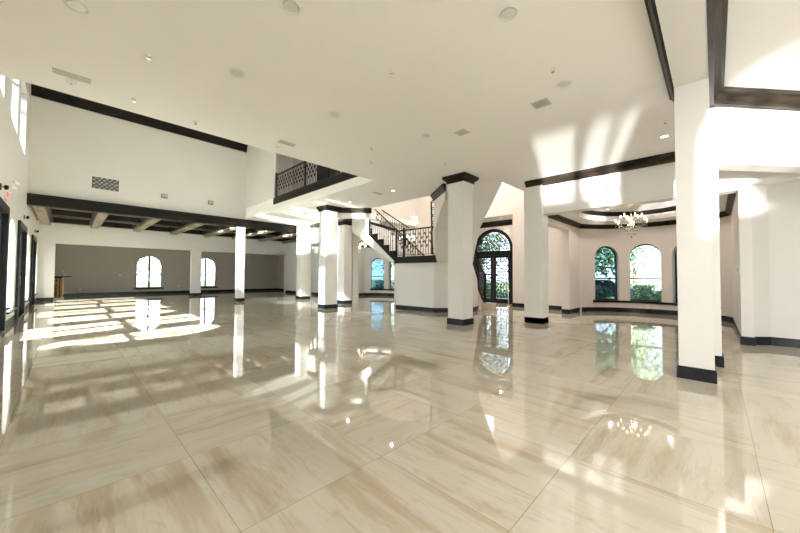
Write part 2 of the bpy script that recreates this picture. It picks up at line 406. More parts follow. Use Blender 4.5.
oval = lambda cx, cy, a, b, n=48: [(cx + a * math.cos(2 * PI * k / n), cy + b * math.sin(2 * PI * k / n)) for k in range(n)]
for cy, nme in ((1.72, 'dining'), (15.3, 'lounge')):
    y0, y1 = (-.42, 3.92) if cy < 5 else (13.1, 17.4)
    out = [(10.18, y0), (14.3, y0)] + arc(BX, cy, BR + .05, -62, 62, 30) + [(14.3, y1), (10.18, y1)]
    out = [(10.18, y0)] + arc(BX, cy, BR + .05, -62, 62, 30) + [(10.18, y1)]
    ov = oval(12.55, cy, 2.05, 1.62)
    struct(MB().slab(out, [ov], 3.48, 3.6).build('ceiling_%s_soffit' % nme, M['ceil']))
    mb = MB(); run_prism(mb, ov + [ov[0]], [(0, 3.5), (-.1, 3.5), (-.1, 3.80), (0, 3.80)], 1); struct(mb.build('wall_%s_tray' % nme, M['pink']))
    struct(MB().slab(oval(12.55, cy, 2.2, 1.77), [], 3.80, 3.9).build('ceiling_%s_tray' % nme, M['ceil']))
    mb = MB(); run_prism(mb, oval(12.55, cy, 2.05, 1.62) + [ov[0]], crown_prof(3.80, .15, .08), 1); struct(mb.build(nm('trim'), M['dark']))
    yw0, yw1 = (-.38, 3.88) if cy < 5 else (13.12, 17.38)
    crown([(10.22, yw0)] + [(14.2, yw0)] + arc(BX, cy, BR, -62, 62, 40) + [(14.2, yw1), (10.22, yw1)], 1, 3.48, .16, .12, 'dark')

# ------------------------------------------------------------------ crowns, beams, headers
crown([(9.85, .0), (9.85, 4.15)], 1, w=.13, h=.21)
crown([(9.85, 12.85), (9.85, 17.75)], 1, w=.13, h=.21)
crown([(XL, 17.8), (6.5, 17.8)], -1, 8.4, .5, .2, 'dark')
struct(MB().prism([(9.12, 10.7, 3.87), (8.0, 11.77, 3.87), (8.1, 11.9, 3.87), (9.24, 10.83, 3.87)], (0, 0, .43)).build('wall_stair_header', M['wall']))
crown([(9.16, 10.66), (7.95, 11.82)], 1, w=.10, h=.21)
# header between the stair opening and the column on its other side, lower edge rising towards the column
p = [(9.12, 7.2, 4.3), (8.30, 6.1, 4.3), (8.30, 6.1, 3.8), (8.62, 6.52, 3.62), (9.12, 7.2, 2.95)]
struct(MB().prism(p, (.12, -.09, 0)).build('wall_stair_fascia', M['wall']))
crown([(8.25, 6.03), (9.15, 7.24)], 1, w=.12, h=.22)
# near beam over the line of the two plain columns
struct(MB().box(XL, 7.5, .02, .38, 4.1, 4.3).build('wall_beam', M['wall']))
crown([(XL, .38), (6.7, .38)], 1, 4.3, .19, .10, 'dark')
crown([(XL, .02), (6.95, .02), (9.4, -2.12)], -1, 4.3, .21, .16)
d = Vector((1.1, -.96, 0)).normalized(); nn = Vector((-d.y, d.x, 0)) if d.x else 0
a = Vector((7.13, -.06, 3.2)); b = a + d * 3.6
struct(MB().prism([a, b, b + Vector((0, 0, 1.1)), a + Vector((0, 0, 1.1))], Vector((.2, .23, 0))).build('wall_angled_header', M['wall']))

# dark beam and coffered ceiling
bt = MB().box(XL, 9.85, 17.62, 17.8, 3.87, 4.28).box(XL, 9.85, 17.58, 17.62, 4.22, 4.28).box(XL, 9.85, 17.59, 17.62, 3.87, 3.93).box(XL, 9.85, 17.8, 18.0, 3.87, 4.27).build('trim_dark_beam', M['dark'])
struct(bt)
bxs = [-.81, .97, 2.77, 4.55, 6.38, 8.15, 9.98, 11.8]
proto = None
for i, x in enumerate(bxs):
    if proto is None:
        proto = MB().box(-.15, .15, 18.0, 24.3, 3.87, 4.26).build('ceiling_beam', M['beam']); o = proto
    else: o = proto.copy(); C.objects.link(o)
    o.location = (x, 0, 0)
    where = ['against the door wall', 'second from the door wall', 'third from the door wall', 'fourth from the door wall',
             'beyond the head of the slender white column', 'just past the slender white column', 'seventh from the door wall', 'eighth, ending at the passage wall'][i]
    tag(o, 'weathered brown ceiling beam ' + where, 'ceiling beam', 'weathered beams under the coffered ceiling')
for y0, y1 in ((19.55, 20.95), (22.65, 24.1)):
    pass
for i in range(len(bxs) - 1):
    x0, x1 = bxs[i] + .15, bxs[i + 1] - .15
    mb = MB()
    # dark framework with two recessed white panels per bay
    mb.slab([(x0, 18.0), (x1, 18.0), (x1, 24.3), (x0, 24.3)],
            [[(x0 + .1, 18.35), (x1 - .1, 18.35), (x1 - .1, 20.95), (x0 + .1, 20.95)], [(x0 + .1, 21.75), (x1 - .1, 21.75), (x1 - .1, 24.0), (x0 + .1, 24.0)]], 4.0, 4.26)
    struct(mb.build(nm('trim'), M['dark']))

# ------------------------------------------------------------------ columns
def column(x0, x1, y0, y1, ztop, label, cap=False, neck=False, group=None, capw=.13):
    ztop -= .002
    cx, cy = (x0 + x1) / 2, (y0 + y1) / 2; a, b = (x1 - x0) / 2, (y1 - y0) / 2
    t = thing('column', (cx, cy, 0), label, 'column', group); t['kind'] = 'thing'
    MB().box(-a, a, -b, b, .0, ztop).build('shaft', M['wall'], t)
    mb = MB(); run = [(-a, -b), (a, -b), (a, b), (-a, b)]
    mb.box(-a - .022, a + .022, -b - .022, b + .022, 0, .15).box(-a - .012, a + .012, -b - .012, b + .012, .15, .17)
    mb.build('baseboard', M['base'], t)
    if cap:
        mb = MB(); prof = [(0.0, -.20), (.05, -.20), (.05, -.15), (.03, -.14), (.09, -.05), (capw, -.04), (capw, 0), (0, 0)]
        for o, z in ((.035, (ztop - .21, ztop - .16)),): mb.box(-a - o, a + o, -b - o, b + o, *z)
        # flared cap
        lo, hi = .03, capw
        v0 = [(-a - lo, -b - lo), (a + lo, -b - lo), (a + lo, b + lo), (-a - lo, b + lo)]; v1 = [(-a - hi, -b - hi), (a + hi, -b - hi), (a + hi, b + hi), (-a - hi, b + hi)]
        A = [mb.bm.verts.new((*p, ztop - .16)) for p in v0]; B = [mb.bm.verts.new((*p, ztop - .06)) for p in v1]
        for k in range(4): mb.bm.faces.new((A[k], A[(k + 1) % 4], B[(k + 1) % 4], B[k]))
        mb.bm.faces.new(A[::-1]); mb.bm.faces.new(B)
        mb.box(-a - hi, a + hi, -b - hi, b + hi, ztop - .06, ztop)
        mb.build('capital', M['dark'], t)
    if neck: MB().box(-a - .02, a + .02, -b - .02, b + .02, ztop - .45, ztop - .21).build('neck_block', M['wall'], t)
    return t
column(5.98, 6.34, .02, .38, 4.1, 'plain square white column standing alone closest to the viewer, charcoal base')
column(7.13, 7.49, -.06, .30, 4.1, 'white column mostly hidden behind the big plain column, only its base showing')
column(7.77, 8.27, 5.08, 5.60, 4.3, 'cream square column with dark flared capital, right before the entry door', True, True)
column(7.44, 8.00, 11.50, 12.05, 4.3, 'white square column with dark capital, joined by a dark crown to the stair', True, False, capw=.09)
column(9.30, 9.74, 12.80, 13.35, 4.05, 'white column with small dark capital under the stair slope', True, False, capw=.05)
column(9.28, 9.83, 16.85, 17.45, 4.3, 'white column at the end of the long dark ceiling beam')
column(6.12, 6.46, 17.64, 17.98, 3.87, 'slender white column carrying the long dark ceiling beam')
# pier of the dining opening beside the entrance is part of wall_dining; its step
struct(MB().box(9.72, 9.85, 3.63, 4.17, 0, 4.1).build('wall_dining_pier', M['wall']))

# ------------------------------------------------------------------ baseboards
def bb(n, pts, side=1): return baseboard(n, pts, side)
ys = sorted(doorsL); prev = -12
for i, (a, b) in enumerate(ys + [(24.3, 24.3)]):
    bb('west', [(XL, prev), (XL, a)], -1); prev = b
bb('north', [(XL, 24.3), (-.47, 24.3)], -1)
bb('north', [(5.6, 24.65), (5.6, 24.3), (6.15, 24.3), (6.15, 24.65)], -1)
bb('north', [(12.05, 24.3), (12.05, 17.75)], -1)
bb('taupe', [(XL + .02, 28.5), (13.3, 28.5)], -1)
bb('taupe', [(13.3, 28.5), (13.3, 24.65)], -1)
bb('dining', [(9.72, 4.17), (9.72, 3.63), (10.2, 3.63)], 1) if False else bb('dining', [(10.2, 3.63), (9.72, 3.63), (9.72, 4.17)], -1)
bb('dining', [(10.2, 3.88), (10.22, 3.88)], 1)
bb('dining', [(13.0, 4.15), (13.0, 3.88), (14.28, 3.88)] + arc(BX, 1.72, BR, 61.5, -61.5, 40) + [(14.28, -.38), (9.85, -.38), (9.85, -.56), (9.99, -.56), (10.2, -.81), (10.2, -2.5)], -1)
bb('foyer', [(15.6, 6.65), (14.25, 6.65), (14.25, 4.15)], -1)
bb('foyer', [(15.6, 7.2), (15.6, 6.65)], -1)
bb('lounge', [(12.98, 17.75), (12.98, 17.38), (14.28, 17.38)] + arc(BX, 15.3, BR, 61.5, -61.5, 40) + [(14.28, 13.12), (13.0, 13.12)], -1)
bb('foyer_north', [(14.25, 12.85), (14.25, 10.2), (15.6, 10.2), (15.6, 9.6)], -1)

# ------------------------------------------------------------------ staircase
base_line = [(10.6, 9.58), (9.62, 9.58), (9.74, 7.66), (10.15, 7.30), (10.97, 6.76), (11.6, 6.92), (12.2, 7.2), (13.0, 7.5)]
mb = MB(); rows = []
tz = [1.9, 1.9, 1.9, 1.9, 1.9, 1.25, .62, .15]
off = [(0, -.15), (.15, -.15), (.15, 0.05), (.1, .12), (0, .15), (-.05, .15), (-.05, .15), (0, .15)]
for (x, y), z, (ox, oy) in zip(base_line, tz, off):
    rows.append([mb.bm.verts.new(q) for q in ((x, y, 0), (x, y, z), (x + ox, y + oy, z), (x + ox, y + oy, 0))])
for r0, r1 in zip(rows, rows[1:]):
    for k in range(4): mb.bm.faces.new((r0[k], r0[(k + 1) % 4], r1[(k + 1) % 4], r1[k]))
mb.bm.faces.new(rows[0]); mb.bm.faces.new(rows[-1][::-1])
struct(mb.build('wall_stair', M['wall']))
bb('stair', base_line, 1) if False else bb('stair', base_line[::-1], 1)
st = thing('staircase', (9.6, 9.6, 0), 'staircase with black stepped edge and a landing above the cream curved wall', 'staircase')
def S(*p): return (p[0] - 9.6, p[1] - 9.6, p[2])
mb = MB().prism([S(9.56, 9.66, 1.90), S(9.60, 7.50, 1.90), S(9.95, 7.62, 1.90), S(11.4, 7.7, 1.90), S(11.4, 9.66, 1.90)], (0, 0, .27)); mb.build('landing', M['dark'], st)
# upper flight: black stepped stringer, treads
zt = 2.17; y = 9.66; prof = []
n = 7; rise = .273; run = .37
prof = [(9.66, 1.97)]
pts = [(9.66, 2.17)]
for k in range(n):
    pts += [(9.66 + run * k, 2.17 + rise * (k + 1)), (9.66 + run * (k + 1), 2.17 + rise * (k + 1))]
lowl = [(9.66 + run * n, 2.17 + rise * n - .25), (9.66, 1.99)]
MB().prism([S(9.58, yy, zz) for yy, zz in pts + lowl], (.06, 0, 0)).build('stringer', M['dark'], st)
for k in range(n):
    MB().box(.04, 1.25, .06 + run * k - .0, .06 + run * (k + 1), 2.17 + rise * (k + 1) - .05, 2.17 + rise * (k + 1)).build('tread', M['wall'], st)
    MB().box(.04, 1.25, .06 + run * k, .06 + run * k + .02, 2.17 + rise * k, 2.17 + rise * (k + 1) - .05).build('riser', M['wall'], st)
# plaster soffit under the flight
MB().prism([S(9.57, 9.66, 1.86), S(9.57, 9.66, 2.0), S(9.57, 12.5, 4.1), S(9.57, 12.5, 3.45)], (1.3, 0, 0)).build('plaster_soffit', M['wall'], st)
# white closing wall of the flight beyond the rail
MB().prism([S(9.55, 11.35, 2.86), S(9.55, 11.35, 4.29), S(9.55, 12.55, 4.29), S(9.55, 12.55, 3.50)], (.05, 0, 0)).build('closing_panel', M['wall'], st)
# sloped soffit seen on both sides of the capital column
def quadsolid(mb, a, b, c, d, t=(0, 0, .12)): mb.prism([a, b, c, d], t)
mb = MB()
quadsolid(mb, S(9.74, 7.60, 1.9), S(10.97, 6.76, 1.9), S(10.4, 6.09, 3.13), S(9.14, 7.17, 2.97), (.02, .12, 0.02))
quadsolid(mb, S(9.14, 7.17, 2.97), S(10.4, 6.09, 3.13), S(9.27, 4.64, 4.31), S(8.34, 6.0, 4.31), (.02, .12, 0.02))
mb.build('curved_soffit', M['wall'], st)
# lower flight steps rising from the entry
for k in range(7):
    t_ = k / 6; x = 12.55 - 1.55 * t_; z = .25 + 1.65 * t_
    MB().prism([S(x + .2, 7.1 - .1 * t_, 0), S(x - .12, 7.05 - .1 * t_, 0), S(x - .12, 8.3, 0), S(x + .2, 8.3, 0)], (0, 0, z)).build('lower_step', M['stone'], st)
bs = thing('pedestal_block', (12.4, 6.83, 0), 'small cream block at the foot of the curved iron stair rail', 'step block')
MB().box(-.16, .16, -.22, .23, 0, .24).build('block', M['stone'], bs); MB().box(-.18, .18, -.24, .25, .24, .27).build('top_slab', M['stone'], bs)

# iron railings
def scroll(r=.045, turns=1.3, n=14, flip=1):
    return [(flip * (r * (1 - .55 * k / n)) * math.cos(2 * PI * turns * k / n), (r * (1 - .55 * k / n)) * math.sin(2 * PI * turns * k / n)) for k in range(n + 1)]
_bal = {}
def baluster(h, kind):
    """mesh of one baluster in the local yz plane, foot at the origin"""
    key = (round(h, 2), kind)
    if key in _bal: return _bal[key]
    mb = MB().box(-.008, .008, -.008, .008, 0, h)
    if kind == 1:
        for zc, f in ((.34, 1), (.50, -1), (.66, 1), (.82, -1)):
            sp = scroll(.05, 1.2, 12, f)
            mb.tube([(0, f * .05 + a, zc * h + b) for a, b in sp], .012, 4)
            mb.tube([(0, 0, zc * h - .06), (0, f * .05, zc * h - .03), (0, f * .085, zc * h + .05)], [.008, .02, .006], 5)
    elif kind == 2:
        mb.box(-.02, .02, -.02, .02, h * .48, h * .52)
    o = mb.build('baluster', M['iron']); C.objects.unlink(o); _bal[key] = o.data
    bpy.data.objects.remove(o)
    return _bal[key]
def railing(root, a, b, h=1.02, gap=.13, kinds=(1, 0), posts=(0, 1), skew=0, bottom=True, rail_r=.03, zoff=.05):
    """railing between plan points a,b (x,y,z of the foot line)"""
    a = Vector(a) - root.location; b = Vector(b) - root.location; d = b - a; L = Vector((d.x, d.y)).length; ang = math.atan2(d.y, d.x) - PI / 2
    up = Vector((0, 0, h))
    dirp = Vector((d.x, d.y, 0)).normalized(); nrm = Vector((-dirp.y, dirp.x, 0)) * rail_r
    MB().prism([a + up - nrm, a + up + nrm, a + up + nrm + Vector((0, 0, .05)), a + up - nrm + Vector((0, 0, .05))], d).build('handrail', M['iron'], root)
    if bottom:
        q = nrm * .4; z = Vector((0, 0, zoff))
        MB().prism([a + z - q, a + z + q, a + z + q + Vector((0, 0, .02)), a + z - q + Vector((0, 0, .02))], d).build('bottom_rail', M['iron'], root)
    n = max(1, int(L / gap))
    for k in range(1, n):
        o = bpy.data.objects.new('baluster', baluster(h - zoff if bottom else h, kinds[k % len(kinds)])); C.objects.link(o); o.parent = root
        o.location = a + d * (k / n) + Vector((0, 0, zoff if bottom else 0)); o.rotation_euler = (0, 0, ang)
    for t in posts:
        p = a + d * t
        MB().box(-.035, .035, -.035, .035, 0, h + .06).lathe([(.02, 0), (.045, .02), (.045, .06), (.01, .09)], (0, 0, h + .06), 10).build('newel_post', M['iron'], root, loc=p)
gr = thing('gallery_railing', (6.56, 7.5, 4.9), 'black scrolled iron railing along the upstairs gallery edge', 'railing')
railing(gr, (6.56, 14.3, 4.89), (6.56, 7.5, 4.89), 1.03, .115, (1, 0, 1, 2), (0, .38, .62, .8))
struct(MB().box(6.47, 6.53, 7.45, 14.4, 4.60, 4.89).build('trim_gallery_fascia', M['dark']))
lr = thing('landing_railing', (9.66, 8.6, 2.17), 'black scrolled iron railing along the front of the stair landing', 'railing')
railing(lr, (9.64, 9.60, 2.17), (9.68, 7.50, 2.17), 1.06, .13, (1, 0, 1, 2), (0, .2, .96))
fr = thing('flight_railing', (9.62, 9.7, 2.17), 'black iron railing beside the short stepped flight rising from the landing', 'railing')
# handrail flatter than the steps, balusters of growing foot height
mbh = MB().prism([(0, 0, 1.10), (0, 1.63, 1.58), (0, 1.63, 1.70), (0, 0, 1.22)], (.05, 0, 0)); mbh.build('handrail', M['iron'], fr)
MB().box(-.03, .05, 1.61, 1.69, .9, 1.78).build('newel_post', M['iron'], fr)
for k in range(1, 12):
    yy = 1.63 * k / 12; foot = rise * (int((yy + .04) / run) + 1); top = 1.1 + .48 * yy / 1.63
    if top - foot > .1:
        mb = MB().box(.015, .031, yy - .008, yy + .008, foot, top + .02)
        if k % 2: mb.tube([(.023, yy + x_, (foot + top) / 2 + z_) for x_, z_ in scroll(.04)], .007, 4)
        mb.build('baluster', M['iron'], fr)
ir = thing('inner_stair_railing', (10.8, 9.0, 2.17), 'steep black iron handrail crossing behind the landing railing', 'railing')
railing(ir, (10.8, 8.97, 1.25), (10.8, 12.31, 3.80), .92, .15, (0, 1), (), bottom=True)
wr = thing('wall_side_railing', (11.5, 10.6, 3.7), 'black iron handrail on the far side of the upper flight, against the beige wall', 'railing')
railing(wr, (11.5, 10.63, 2.75), (11.5, 12.55, 3.86), .95, .15, (0,), ())
tr = thing('turning_railing', (9.9, 7.4, 2.2), 'narrow black iron stair railing climbing steeply beside the capital column', 'railing')
P0 = [(9.55, 7.56, 2.2), (9.40, 7.44, 2.8), (9.22, 7.32, 3.4), (9.06, 7.22, 4.05)]
P0 = [Vector(p) - tr.location for p in P0]
MB().tube([p + Vector((-.02, .04, 0)) for p in P0], .03, 6).build('handrail', M['iron'], tr)
for k in range(9):
    t_ = k / 8 * 3; i = min(2, int(t_)); f = t_ - i; c_ = P0[i].lerp(P0[i + 1], f)
    MB().tube([c_ + Vector((x_ * .8, -x_ * .6 - .03, z_)) for x_, z_ in scroll(.06, 1.3, 12, 1 if k % 2 else -1)], .012, 4).build('scroll', M['iron'], tr)
MB().tube([p + Vector((.05, -.05, -.05)) for p in P0], .014, 5).build('edge_bar', M['iron'], tr)
# curved entry railing
er = thing('curved_entry_railing', (12.4, 7.0, 0), 'curved black scrolled iron rail sweeping down in front of the entry door', 'railing')
foot = [(12.4, 7.02, .27), (12.2, 7.03, .45), (12.0, 7.02, .68), (11.8, 7.0, .95), (11.6, 6.97, 1.23), (11.4, 6.93, 1.6), (11.2, 6.87, 1.95)]
head = [(12.4, 7.02, 1.50), (12.2, 7.03, 1.62), (12.0, 7.02, 1.81), (11.8, 7.0, 2.0), (11.6, 6.97, 2.21), (11.4, 6.93, 2.40), (11.2, 6.87, 2.60)]
R_ = er.location
MB().tube([Vector(p) - R_ for p in foot], .045, 6).build('stringer', M['iron'], er)
MB().tube([Vector(p) - R_ for p in [(12.42, 6.60, 1.49), (12.46, 6.75, 1.46), (12.45, 6.9, 1.46)] + head], .028, 6).build('handrail', M['iron'], er)
MB().box(-.04, .04, -.43, -.35, .27, 1.46).build('newel_post', M['iron'], er) if False else MB().box(-.03, .03, -.03, .05, .27, 1.5).build('newel_post', M['iron'], er)
for i in range(len(foot) - 1):
    for f in (0, .5):
        a_ = Vector(foot[i]).lerp(Vector(foot[i + 1]), f) - R_; b_ = Vector(head[i]).lerp(Vector(head[i + 1]), f) - R_
        if i == 0 and f == 0: continue
        mb = MB().tube([a_, b_], .009, 5)
        for j in range(3):
            c_ = a_.lerp(b_, (j + .6) / 3.3)
            mb.tube([c_ + Vector((x_, -.02 * j, z_)) for x_, z_ in scroll(.07, 1.3, 12, 1 if (i + j) % 2 else -1)], .011, 4)
        mb.build('baluster', M['iron'], er)

# ------------------------------------------------------------------ entry door
def scrollfield(mb, x, y0, y1, z0, z1, inside=lambda y, z: True, step=.17, r=.07, seed=3):
    rnd = random.Random(seed); z = z0 + step * .5; row = 0
    while z < z1:
        y = y0 + step * (.5 if row % 2 else .25)
        while y < y1:
            if inside(y, z):
                f = 1 if rnd.random() < .5 else -1; ph = rnd.random() * 6.28
                pts = []
                for a_, b_ in scroll(r, 1.35, 14, f):
                    pts.append((x, y + a_ * math.cos(ph) - b_ * math.sin(ph), z + a_ * math.sin(ph) + b_ * math.cos(ph)))
                mb.tube(pts, .017, 4)
                mb.tube([(x, y, z - .05), (x, y + .05 * f, z + .02), (x, y + .02 * f, z + .10)], [.008, .03, .006], 5)
            y += step
        z += step; row += 1
door = bpy.data.objects.new('door_1', None); C.objects.link(door); struct(door); door.location = (15.6, DC, 0)
def D(y, z, x=0): return (x, y, z)
R0 = 1.12
MB().holed([D(*p) for p in arch_loop(-R0, R0, 0, 3.88, True, 32)], [[D(*p) for p in arch_loop(-R0 + .17, R0 - .17, .02, 3.88 - .17, True, 32)]], (.22, 0, 0)).build('door_frame', M['iron'], door)
MB().box(0, .2, -R0 + .1, R0 - .1, 2.46, 2.72).build('transom_bar', M['iron'], door)
zc = 3.88 - R0
fan = [(.06, (R0 - .16) * math.cos(PI * k / 28), zc + (R0 - .16) * math.sin(PI * k / 28)) for k in range(29)]
MB().prism(fan, (.008, 0, 0)).build('transom_glass', M['door'], door)
mb = MB(); scrollfield(mb, .03, -.95, .95, 2.74, 3.70, lambda y, z: math.hypot(y, z - zc) < R0 - .22, .125, .06)
mb.build('transom_scrollwork', M['iron'], door)
for s in (-1, 1):
    lf = MB().holed([D(*p, .05) for p in arch_loop(min(s * .01, s * .96), max(s * .01, s * .96), .02, 2.48, False)],
                    [[D(*p, .05) for p in arch_loop(min(s * .15, s * .82), max(s * .15, s * .82), .22, 2.34, False)]], (.07, 0, 0)).build('door_leaf', M['iron'], door)
    MB().box(.07, .078, min(s * .15, s * .82), max(s * .15, s * .82), .22, 2.34).build('door_glass', M['door'], lf)
    mb = MB(); scrollfield(mb, .035, min(s * .17, s * .80), max(s * .17, s * .80), .25, 2.3, step=.16, r=.07, seed=5 + s)
    mb.box(.03, .045, s * .485 - .006, s * .485 + .006, .22, 2.34)
    mb.build('door_scrollwork', M['iron'], lf)
    MB().tube([(.03, s * .07, .95), (-.04, s * .07, .98), (-.04, s * .07, 1.35), (.03, s * .07, 1.38)], .014, 6).build('door_handle', M['iron'], lf)
pl = thing('stanchion_pole', (14.12, 6.80, 0), 'slim white pole with a knob standing at the edge of the entry recess', 'pole')
MB().lathe([(.012, 0), (.012, 1.15), (.016, 1.16), (.004, 1.19)], n=10).build('shaft', M['white'], pl)
MB().lathe([(.02, .68), (.045, .70), (.045, .75), (.02, .77)], n=12).build('knob', M['white'], pl)
MB().lathe([(.07, 0), (.07, .012), (.02, .03)], n=16).build('foot', M['white'], pl)
crown([(15.6, 6.65), (15.6, 10.2)], 1, 4.25, .27, .14, 'dark')

# ------------------------------------------------------------------ doors of the west wall
for i, (a, b) in enumerate(doorsL):
    root = bpy.data.objects.new('door_%d' % (i + 2), None); C.objects.link(root); struct(root)
    c = (a + b) / 2
    x = XL - .14
    fr_ = MB().holed([(x, u, z) for u, z in [(a - .06, 0), (b + .06, 0), (b + .06, 3.0), (a - .06, 3.0)]], [[(x, u, z) for u, z in [(a + .09, .03), (b - .09, .03), (b - .09, 2.82), (a + .09, 2.82)]]], (.20, 0, 0))
    fr_.build('door_frame', M['frame'], root)
    for s, (u0, u1) in enumerate(((a + .09, c), (c, b - .09))):
        lf = MB().holed([(x + .02, u, z) for u, z in [(u0, .03), (u1, .03), (u1, 2.82), (u0, 2.82)]],
                        [[(x + .02, u, z) for u, z in [(u0 + .12, .3), (u1 - .12, .3), (u1 - .12, 1.45), (u0 + .12, 1.45)]],
                         [(x + .02, u, z) for u, z in [(u0 + .12, 1.53), (u1 - .12, 1.53), (u1 - .12, 2.70), (u0 + .12, 2.70)]]], (.07, 0, 0)).build('door_leaf', M['frame'], root)
        MB().box(x + .05, x + .056, u0 + .12, u1 - .12, .3, 2.70).build('door_glass', M['glass' if c > 2 else 'dim'], lf)
        hy = u1 - .06 if s == 0 else u0 + .06
        MB().tube([(x + .09, hy, 1.02), (x + .15, hy, 1.04), (x + .15, hy, 1.30), (x + .09, hy, 1.32)], .012, 6).build('door_handle', M['silver'], lf)

# ------------------------------------------------------------------ ceiling fittings
def disc_light(x, y, z, r, label, lit=False, power=0, group='recessed downlights in the low ceiling', warm=(1, .96, .90)):
    t = thing('recessed_downlight', (x, y, z), label, 'downlight', group)
    MB().lathe([(r, -.001), (r, -.012), (r * .86, -.018), (r * .74, -.006), (r * .72, -.001)], n=28).build('trim_ring', M['white'], t, smooth=False)
    MB().lathe([(r * .70, -.002), (r * .70, -.010)], n=28).build('lens', M['lens' if lit else 'lensoff'], t)
    if power:
        l = bpy.data.lights.new('downlight_lamp', 'AREA'); l.shape = 'DISK'; l.size = r * 1.2; l.energy = power; l.color = warm
        o = bpy.data.objects.new('downlight_lamp', l); C.objects.link(o); o.parent = t; o.location = (0, 0, -.03)
    return t
PW = 2.5
DL = [((0, 4.91), 'recessed downlight at the very top edge above the long white vent'), ((1.61, 3.24), 'recessed downlight at the top edge, second from the wall of doors'),
      ((3.32, 1.59), 'large recessed downlight at the top, between the plain ceiling and the sun patches'), ((1.64, 4.88), 'recessed downlight on the open ceiling between the long vent and the gallery vent'),
      ((5.16, 1.59), 'recessed downlight touching the bright sun patch on the ceiling'), ((3.31, 4.89), 'recessed downlight in the middle of the ceiling above the gallery railing'),
      ((5.09, 4.23), 'recessed downlight beside the small square ceiling vent above the capital column')]
for (x, y), lb in DL: disc_light(x, y, 4.3, .11, lb, False, 0)
disc_light(7.70, 7.85, 4.3, .075, 'lit downlight above the stair landing', True, PW)
disc_light(7.75, 10.34, 4.3, .075, 'lit downlight above the dark crown joining the column and stair', True, PW)
disc_light(8.50, .70, 4.3, .085, 'lit downlight between the sun patch and the big plain column', True, PW)
disc_light(14.75, 7.5, 4.25, .07, 'lit downlight over the entry door', True, 7, None)
disc_light(13.34, 2.69, 3.8, .07, 'lit downlight in the dining tray ceiling, before the first bow window', True, 7, 'downlights in the tray ceiling')
disc_light(13.45, 1.08, 3.8, .07, 'lit downlight in the dining tray ceiling, beside the plain column', True, 7, 'downlights in the tray ceiling')

def vent(x, y, z, w, h, label, nslat=6, rz=0, name='ceiling_vent', axis='z'):
    t = thing(name, (x, y, z), label, 'vent', rz=rz)
    MB().holed([(-w / 2, -h / 2, 0), (w / 2, -h / 2, 0), (w / 2, h / 2, 0), (-w / 2, h / 2, 0)],
               [[(-w / 2 + .025, -h / 2 + .025, 0), (w / 2 - .025, -h / 2 + .025, 0), (w / 2 - .025, h / 2 - .025, 0), (-w / 2 + .025, h / 2 - .025, 0)]], (0, 0, -.014)).build('frame', M['vent'], t)
    mb = MB()
    for k in range(nslat):
        yy = -h / 2 + .03 + (h - .06) * (k + .5) / nslat
        mb.box(-w / 2 + .02, w / 2 - .02, yy - .008, yy + .006, -.010, -.004)
    mb.build('louvres', M['vent'], t)
    MB().box(-w / 2 + .02, w / 2 - .02, -h / 2 + .02, h / 2 - .02, -.003, -.0005).build('backing', M['slit'] if axis == 'q' else M['vent'], t)
    if axis == 'q': pass
    return t
vent(-.02, 6.71, 4.3, .40, .15, 'long pale vent on the ceiling beside the high windows', 4)
vent(3.30, 6.72, 4.3, .36, .15, 'pale vent on the ceiling above the gallery railing', 4)
vent(5.47, 2.05, 4.3, .26, .26, 'square vent with dark slots on the ceiling beside the sun patches', 6, axis='q')
vent(5.48, 3.62, 4.3, .24, .24, 'square vent with dark slots on the ceiling above the capital column', 6, axis='q')
vent(7.57, 8.50, 4.3, .42, .16, 'grey vent on the ceiling before the stair landing', 4)
vent(7.83, 13.78, 4.3, .42, .20, 'grey vent on the ceiling beyond the capital column of the stair', 4)
def sprinkler(x, y, label, r=.038):
    t = thing('ceiling_sprinkler', (x, y, 4.3), label, 'sprinkler', 'sprinkler heads in the low ceiling')
    MB().lathe([(r, 0), (r, -.006), (r * .4, -.02)], n=18).build('escutcheon', M['white'], t)
    MB().lathe([(.010, -.015), (.010, -.045), (.024, -.046), (.024, -.05)], n=12).build('deflector', M['silver'], t)
for x, y, lb in ((.68, 5.34, 'sprinkler head on the ceiling in line with the long vent and the downlights'), (1.63, 7.03, 'sprinkler head close to the ceiling edge over the dark upper crown'),
                 (4.67, 1.58, 'sprinkler head on the ceiling above the downlight by the sun patch'), (5.3, 6.2, 'sprinkler head on the ceiling near the end of the gallery opening'),
                 (6.71, 4.94, 'sprinkler head on the ceiling above the dark flared capital'), (7.69, .62, 'sprinkler head on the ceiling beside the big plain column'),
                 (3.13, 3.23, 'sprinkler head alone on the middle of the ceiling'), (4.75, 5.55, 'sprinkler head on the ceiling straight above the stair landing rail'),
                 (.70, 6.85, 'tiny sprinkler head on the ceiling next to the long pale vent')): sprinkler(x, y, lb)
def detector(x, y, label):
    t = thing('smoke_detector', (x, y, 4.3), label, 'smoke detector')
    MB().lathe([(.06, 0), (.06, -.02), (.045, -.035), (.02, -.04)], n=20).build('housing', M['white'], t); MB().lathe([(.012, -.039), (.012, -.045)], n=10).build('sensor', M['slot'], t)
detector(-.03, 6.92, 'round white detector below the long pale ceiling vent')
detector(3.22, 6.98, 'small round white detector beside the vent above the gallery')
detector(7.43, 10.69, 'small round detector next to the lit downlight by the dark crown')

